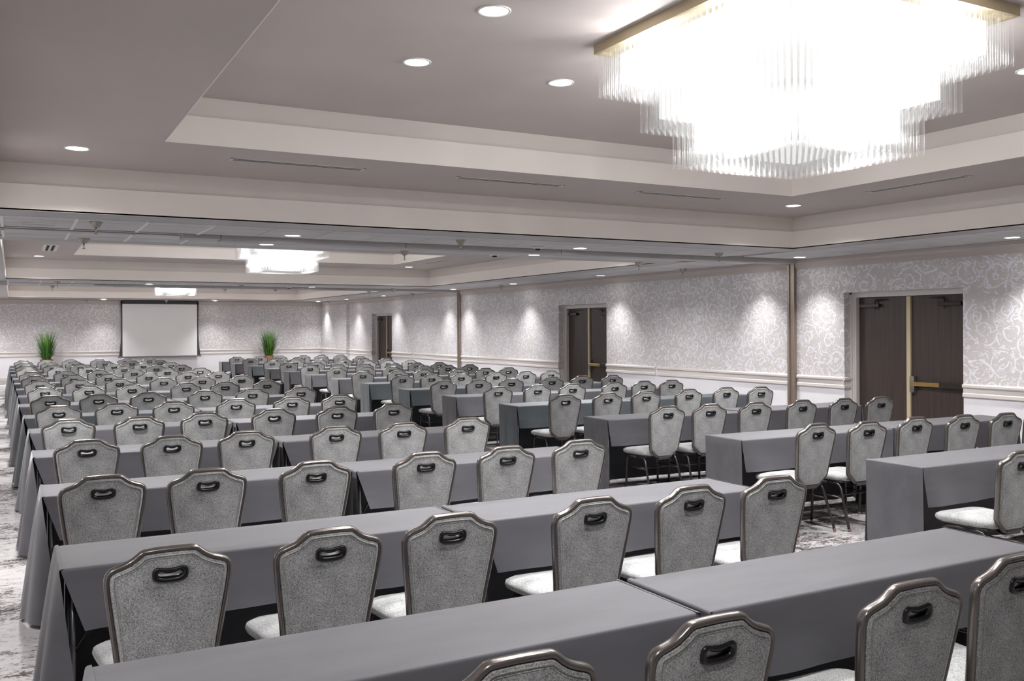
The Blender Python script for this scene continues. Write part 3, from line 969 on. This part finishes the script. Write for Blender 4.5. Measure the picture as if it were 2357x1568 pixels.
def chair(x, y, rz, label, group, detail):
    r = thing('banquet_chair', label, 'chair', (x, y, 0), rz, group)
    b = link('backrest', CH['back'], r)
    link('back_frame', CH['frame'], r)
    link('handle', CH['handle'], b)
    link('seat', CH['seat'], r); link('seat_pan', CH['pan'], r)
    for lm, gm in CH['legs']:
        l_ = link('leg', lm, r)
        if detail: link('glide', gm, l_)
    if detail:
        link('piping', CH['pipe'], b)
        link('back_bracket', CH['bracket'], r)
        for sm_ in CH['str']: link('stretcher', sm_, r)
        link('cross_stretcher', CH['brace'], r)
    return r

# ------------------------------------------------------------------ tables and cloths
TL, TD, TZ = 0.915, 0.232, 0.742
bm = new(); box(bm, -TL + 0.01, TL - 0.01, -TD + 0.008, TD - 0.008, TZ - 0.02, TZ)
tt_me = mesh('tabletop', bm, 'table_top', bevel=0.003)
def tleg(s, f):
    bm = new(); tube(bm, [(s * 0.872, f * 0.17, TZ - 0.022), (s * 0.872, f * 0.17, 0.0)], 0.0125, 8)
    return mesh('leg', bm, 'table_leg', True)
tleg_me = [tleg(s, f) for s in (-1, 1) for f in (-1, 1)]
def tbar(s):
    bm = new(); tube(bm, [(s * 0.872, -0.17, 0.30), (s * 0.872, 0.17, 0.30)], 0.009, 6)
    return mesh('leg_crossbar', bm, 'table_leg', True)
tbar_me = [tbar(s) for s in (-1, 1)]
def tbrace(s):
    bm = new(); tube(bm, [(s * 0.872, 0.0, 0.30), (s * 0.60, 0.0, TZ - 0.022)], 0.008, 6)
    return mesh('leg_brace', bm, 'table_leg', True)
tbrace_me = [tbrace(s) for s in (-1, 1)]

def cloth_mesh(seed, end_l, end_r, mat, slant=0.085):
    """end_* = (flare at the floor, fold depth). front flap hangs short, back and ends hang to the floor"""
    rg = random.Random(seed)
    bm = new()
    ph = [rg.uniform(0, 6.28) for _ in range(8)]
    ztop = TZ + 0.004
    NX = 36
    HEM = 0.485 + rg.uniform(-0.012, 0.012)
    r_ = 0.012
    def wave(x, k_, i): return math.sin(k_ * x + ph[i])
    rows = []
    def prof(t):   # t list of (y, z, front_t, back_t)
        return t
    P = []
    for i in range(7):
        t = 1 - i / 6.0; P.append(('f', t))
    for i in range(1, 4):
        P.append(('fa', i / 4.0))
    for i in range(7):
        P.append(('t', i / 6.0))
    for i in range(1, 4):
        P.append(('ba', i / 4.0))
    for i in range(7):
        P.append(('b', i / 6.0))
    grid = []
    for kind, t in P:
        row = []
        for ix in range(NX + 1):
            u = -1 + 2.0 * ix / NX
            x = u * TL
            if kind == 'f':
                zz = (ztop - r_) + (HEM - ztop + r_) * t + 0.006 * t * wave(x, 3.1, 0)
                yy_ = -TD - t * (0.012 + 0.006 * wave(x, 7.0, 1) + 0.004 * wave(x, 17.0, 2)) - 0.008 * t * t * wave(x, 4.3, 3)
                sh = slant * t * (abs(u) ** 8)
                x = x - math.copysign(sh, x)
            elif kind == 'fa':
                a = t * PI / 2; yy_ = -TD + r_ - r_ * math.cos(a); zz = ztop - r_ + r_ * math.sin(a)
            elif kind == 't':
                yy_ = (-TD + r_) + (2 * TD - 2 * r_) * t; zz = ztop + 0.0012 * wave(x, 5.0, 4) * math.sin(PI * t)
            elif kind == 'ba':
                a = (1 - t) * PI / 2; yy_ = TD - r_ + r_ * math.cos(a); zz = ztop - r_ + r_ * math.sin(a)
            else:
                zz = (ztop - r_) + (0.035 - ztop + r_) * t
                yy_ = TD + t * (0.015 + 0.010 * wave(x, 6.0, 5) + 0.007 * wave(x, 15.0, 6))
            row.append(bm.verts.new((x, yy_, zz)))
        grid.append(row)
    for A, B in zip(grid, grid[1:]):
        for i in range(NX): bm.faces.new((A[i], A[i + 1], B[i + 1], B[i]))
    # end flaps
    for s, (flare, fold, wrap) in ((-1, end_l), (1, end_r)):
        NY, NZ = 24, 12
        g2 = []
        fp = rg.uniform(0, 6.28)
        kf = rg.uniform(20, 26)
        for iz in range(NZ + 4):
            row = []
            for iy in range(NY + 1):
                v = -1 + 2.0 * iy / NY                 # -1 front ... +1 back
                y = v * (TD + 0.004)
                if iz < 4:
                    a = iz / 3.0 * PI / 2
                    x = TL - 0.004 + r_ * math.sin(a); zz = ztop + 0.0025 - r_ + r_ * math.cos(a)
                    if iz == 0: x = TL - 0.010
                else:
                    t = (iz - 3) / float(NZ)
                    zz = (ztop - r_) * (1 - t) + 0.022 * t
                    fl = flare * t ** 0.85
                    wv2 = fold * t * (math.sin(kf * y + fp) + 0.5 * math.sin(2.3 * kf * y + fp * 2))
                    x = TL + 0.008 + fl + wv2
                    if v < -0.5 and wrap:               # the front third swings round the corner
                        q = (-0.5 - v) / 0.5
                        x = TL + 0.008 + (fl + wv2) * (1 - q * q) - wrap * t * q * q
                        y = y - t * (0.10 * q + 0.02 * math.sin(3.1 * q))
                    elif wrap:
                        y = y * (1 + 0.04 * t)
                row.append(bm.verts.new((s * x, y, zz)))
            g2.append(row)
        for A, B in zip(g2, g2[1:]):
            for i in range(NY): bm.faces.new((A[i], A[i + 1], B[i + 1], B[i]))
    me = mesh('tablecloth', bm, mat, True)
    return me
CL = {}
for mi, mt in enumerate(('linen_grey', 'linen_slate')):
    for sd in range(2):
        CL['LA', mi, sd] = cloth_mesh(10 + sd, (0.095, 0.014, 0.085), (-0.002, 0.002, 0.02), mt)
        CL['LB', mi, sd] = cloth_mesh(20 + sd, (-0.002, 0.002, 0.02), (0.02, 0.006, 0.0), mt)
        CL['RA', mi, sd] = cloth_mesh(30 + sd, (-0.012, 0.0035, 0.0), (-0.002, 0.002, 0.02), mt, 0.032)
        CL['RB', mi, sd] = cloth_mesh(40 + sd, (-0.002, 0.002, 0.02), (0.05, 0.012, 0.05), mt, 0.032)
def table(x, yc, rz, blk, sidenm, row, pair, mi, sd):
    where = '%s block, %s row from the camera, %s table of the pair' % (blk, ORD[row], pair)
    r = thing('folding_table', 'narrow folding table, ' + where, 'table', (x, yc, 0), rz, 'classroom tables')
    link('tabletop', tt_me, r)
    for m_ in tleg_me: link('leg', m_, r)
    if row < 9:
        for m_ in tbar_me: link('leg_crossbar', m_, r)
        for m_ in tbrace_me: link('leg_brace', m_, r)
    c_ = link('tablecloth', CL[sidenm, mi, sd], None, (x, yc, 0), rz)
    tag(c_, ('slate' if mi else 'dark grey') + ' tablecloth, ' + where, 'tablecloth', 'grey cloths on the tables')

# measured rows: Y of the handles for each row, table back edges
LROW = [1.966, 3.617, 5.477, 7.338, 9.171, 10.80, 12.50, 14.40, 16.19, 18.05, 19.87, 21.75, 23.55, 25.55, 27.42]
LBACK = [2.86, 4.56, 6.36, 8.25, 10.03, 11.72, 13.50, 15.33, 17.12, 18.97, 20.80, 22.68, 24.48, 26.48, 28.35]
LX = {0: [0.46, 1.08, 1.69, 2.47, 3.06, 3.62], 1: [0.50, 1.10, 1.65, 2.38, 2.99, 3.57], 2: [0.43, 0.97, 1.59, 2.32, 2.91, 3.53], 3: [0.47, 1.05, 1.60, 2.32, 2.90, 3.55],
      4: [0.43, 1.01, 1.61, 2.29, 2.91, 3.54], 5: [0.43, 0.98, 1.56, 2.25, 2.88, 3.48], 6: [0.39, 0.94, 1.52, 2.20, 2.82, 3.45], 7: [0.39, 0.95, 1.52, 2.26, 2.83, 3.47],
      8: [0.37, 0.93, 1.52, 2.19, 2.82, 3.45], 9: [0.34, 0.95, 1.51, 2.20, 2.87, 3.43], 10: [0.32, 0.90, 1.49, 2.14, 2.76, 3.41], 11: [0.28, 0.86, 1.44, 2.14, 2.80, 3.33],
      12: [0.26, 0.82, 1.37, 2.09, 2.73, 3.36], 13: [0.25, 0.82, 1.37, 2.07, 2.70, 3.38], 14: [0.24, 0.80, 1.36, 2.06, 2.73, 3.36]}
LY = {1: [3.57, 3.58, 3.61, 3.62, 3.65, 3.66], 2: [5.48, 5.45, 5.44, 5.48, 5.48, 5.53], 3: [7.34, 7.29, 7.33, 7.34, 7.32, 7.41], 4: [9.13, 9.06, 9.18, 9.22, 9.17, 9.22]}
RROW = {1: 3.62, 2: 5.40, 3: 7.35, 4: 9.36, 5: 11.13, 6: 12.88, 7: 14.74, 8: 16.45, 9: 18.25, 10: 19.95, 11: 21.75, 12: 23.55, 13: 25.6, 14: 27.45}
RBACK = {1: 4.64, 2: 6.38, 3: 8.37, 4: 10.35, 5: 12.11, 6: 13.80, 7: 15.62, 8: 17.36, 9: 19.14, 10: 20.88, 11: 22.68, 12: 24.55, 13: 26.55, 14: 28.4}
RX = {1: [5.66], 2: [5.79, 6.31, 6.95, 7.49, 7.98, 8.52], 3: [5.81, 6.34, 6.91, 7.53, 8.09, 8.62], 4: [5.78, 6.38, 7.00, 7.63, 8.27, 8.74], 5: [5.79, 6.41, 6.98, 7.69, 8.25, 8.77],
      6: [5.76, 6.36, 6.96, 7.68, 8.29, 8.85], 7: [5.84, 6.39, 6.96, 7.64, 8.26, 8.78], 8: [5.73, 6.42, 6.96, 7.70, 8.28, 8.79], 9: [5.80, 6.43, 6.99, 7.74, 8.28, 8.80]}
RY = {2: [5.48, 5.40, 5.44, 5.36, 5.28, 5.30], 3: [7.46, 7.43, 7.37, 7.33, 7.26, 7.21], 4: [9.36, 9.37, 9.41, 9.36, 9.38, 9.23]}
HO = 0.236
jr = random.Random(3)
for row in range(15):
    det = row <= 7
    for i, x in enumerate(LX[row]):
        hy = LY[row][i] if row in LY else LROW[row] + jr.uniform(-0.03, 0.03)
        if row == 0 and i < 1: continue          # below the frame
        rz = jr.uniform(-0.035, 0.035)
        chair(x, hy + HO, rz, 'grey banquet chair in left block, %s row from the camera, %s from the left' % (ORD[row], ORD[i]), 'banquet chairs of the left block', det)
    xs = LX[row]
    d = (xs[0] - 0.47)
    tl = {0: 0.185, 1: 0.165, 2: 0.15, 3: 0.135, 4: 0.135}.get(row, 0.145 + min(0, d) * 0.95)
    yb = max(LBACK[row], LROW[row] + 0.915)
    for k_, pair in enumerate(('left', 'right')):
        xc = tl + TL + k_ * (2 * TL + 0.042)
        rz = jr.uniform(-0.008, 0.008) + (0.012 if row < 2 else 0)
        table(xc, yb - TD, 0.0 if row > 1 else 0.006, 'left', 'LA' if k_ == 0 else 'LB', row, pair, 1 if jr.random() < 0.25 and row > 4 else 0, jr.randrange(2))
for row in range(1, 15):
    det = row <= 7
    xs = RX.get(row, [5.76 + jr.uniform(-.04, .04), 6.39, 7.00, 7.70, 8.25, 8.84])
    for i, x in enumerate(xs):
        hy = RY[row][i] if row in RY else RROW[row] + jr.uniform(-0.03, 0.03)
        rz = jr.uniform(-0.035, 0.035)
        chair(x, hy + HO, rz, 'grey banquet chair in right block, %s row from the camera, %s from the aisle' % (ORD[row], ORD[i]), 'banquet chairs of the right block', det)
    yb = max(RBACK[row], RROW[row] + 0.915)
    for k_, pair in enumerate(('aisle side', 'wall side')):
        if row == 1 and k_ == 1: continue         # outside the frame
        xc = 5.41 + TL + k_ * (2 * TL + 0.042)
        table(xc, yb - TD, -0.02 if row in (2, 3) else 0.0, 'right', 'RA' if k_ == 0 else 'RB', row, pair, 1 if row in (4, 6) else (1 if jr.random() < 0.2 and row > 4 else 0), jr.randrange(2))

# ------------------------------------------------------------------ projection screen on the far wall
YS = YF - 0.12
r = thing('projection_screen', 'white projection screen with black border pulled down on far wall', 'screen', (4.66, YS, 0))
def sp(name, fn, mat, parent=r, bevel=0.0):
    bm = new(); fn(bm); return link(name, mesh(name, bm, mat, bevel=bevel), parent)
sp('case', lambda bm: box(bm, -1.31, 1.31, -0.05, 0.10, 2.70, 2.735), 'screen_black', bevel=0.01)
sp('black_drop', lambda bm: box(bm, -1.30, 1.30, -0.004, 0.0, 2.605, 2.71), 'screen_black')
sp('screen_fabric', lambda bm: box(bm, -1.26, 1.26, -0.006, 0.0, 0.755, 2.61), 'screen_white')
for s in (-1, 1):
    def tabb(bm, s=s):
        n = 16; A = []
        for i in range(n + 1):
            t = i / n; z = 2.70 - t * (2.70 - 0.75)
            wd = 0.045 + 0.075 * (2 * t - 1) ** 2 * (1 if t > 0.5 else 0.25)
            a = [bm.verts.new((s * 1.258, -0.004, z)), bm.verts.new((s * (1.258 + wd), -0.004, z)), bm.verts.new((s * (1.258 + wd), 0.002, z)), bm.verts.new((s * 1.258, 0.002, z))]
            A.append(a)
        for P_, Q_ in zip(A, A[1:]):
            for i in range(4): bm.faces.new((P_[i], P_[(i + 1) % 4], Q_[(i + 1) % 4], Q_[i]))
        bm.faces.new(A[0][::-1]); bm.faces.new(A[-1])
    sp('side_border', tabb, 'screen_black')
sp('bottom_bar', lambda bm: box(bm, -1.41, 1.41, -0.02, 0.02, 0.715, 0.757), 'screen_bar', bevel=0.006)

# ------------------------------------------------------------------ potted grasses at the far wall
def plant(x, y, seed, label, top):
    rg = random.Random(seed)
    r = thing('potted_grass', label, 'plant', (x, y, 0), 0, 'potted ornamental grasses')
    bm = new()
    lathe(bm, [(0.15, 0.0), (0.16, 0.02), (0.185, 0.62), (0.195, 0.70), (0.19, 0.72), (0.165, 0.72), (0.16, 0.66)], 20)
    link('pot', mesh('pot', bm, 'pot_brown', True), r)
    bm = new(); lathe(bm, [(0.162, 0.655), (0.15, 0.675), (0.02, 0.685)], 16)
    link('soil', mesh('soil', bm, 'soil', True), r)
    bm = new()
    for i in range(480):
        a = rg.uniform(0, 2 * PI); r0 = 0.13 * math.sqrt(rg.random())
        h_ = (top - 0.66) * rg.uniform(0.45, 1.0); lean = rg.uniform(0.02, 0.36) * (0.6 + 0.9 * r0 / 0.13)
        drop = 0.0
        if rg.random() < 0.28: lean = rg.uniform(0.25, 0.42); h_ *= 0.6; drop = rg.uniform(0.25, 0.7)
        ca, sa = math.cos(a), math.sin(a)
        w_ = rg.uniform(0.006, 0.012)
        prev = None
        n = 6
        for j in range(n + 1):
            t = j / n
            rr = r0 + lean * t ** 1.8
            z = 0.66 + h_ * (t - drop * t ** 3)
            ww = w_ * (1 - t) ** 0.6 + 0.0008
            c_ = Vector((rr * ca, rr * sa, z)); p_ = Vector((-sa, ca, 0)) * ww
            cur = (bm.verts.new(c_ + p_), bm.verts.new(c_ - p_))
            if prev: bm.faces.new((prev[0], prev[1], cur[1], cur[0]))
            prev = cur
    o = link('foliage', mesh('foliage', bm, 'leaf', True), r); o['kind'] = 'stuff'
plant(0.99, YF - 0.85, 1, 'tall green grass in a brown pot at far wall, left of the screen', 1.72)
plant(8.35, YF - 0.85, 2, 'tall green grass in a brown pot at far wall, right of the screen', 1.76)
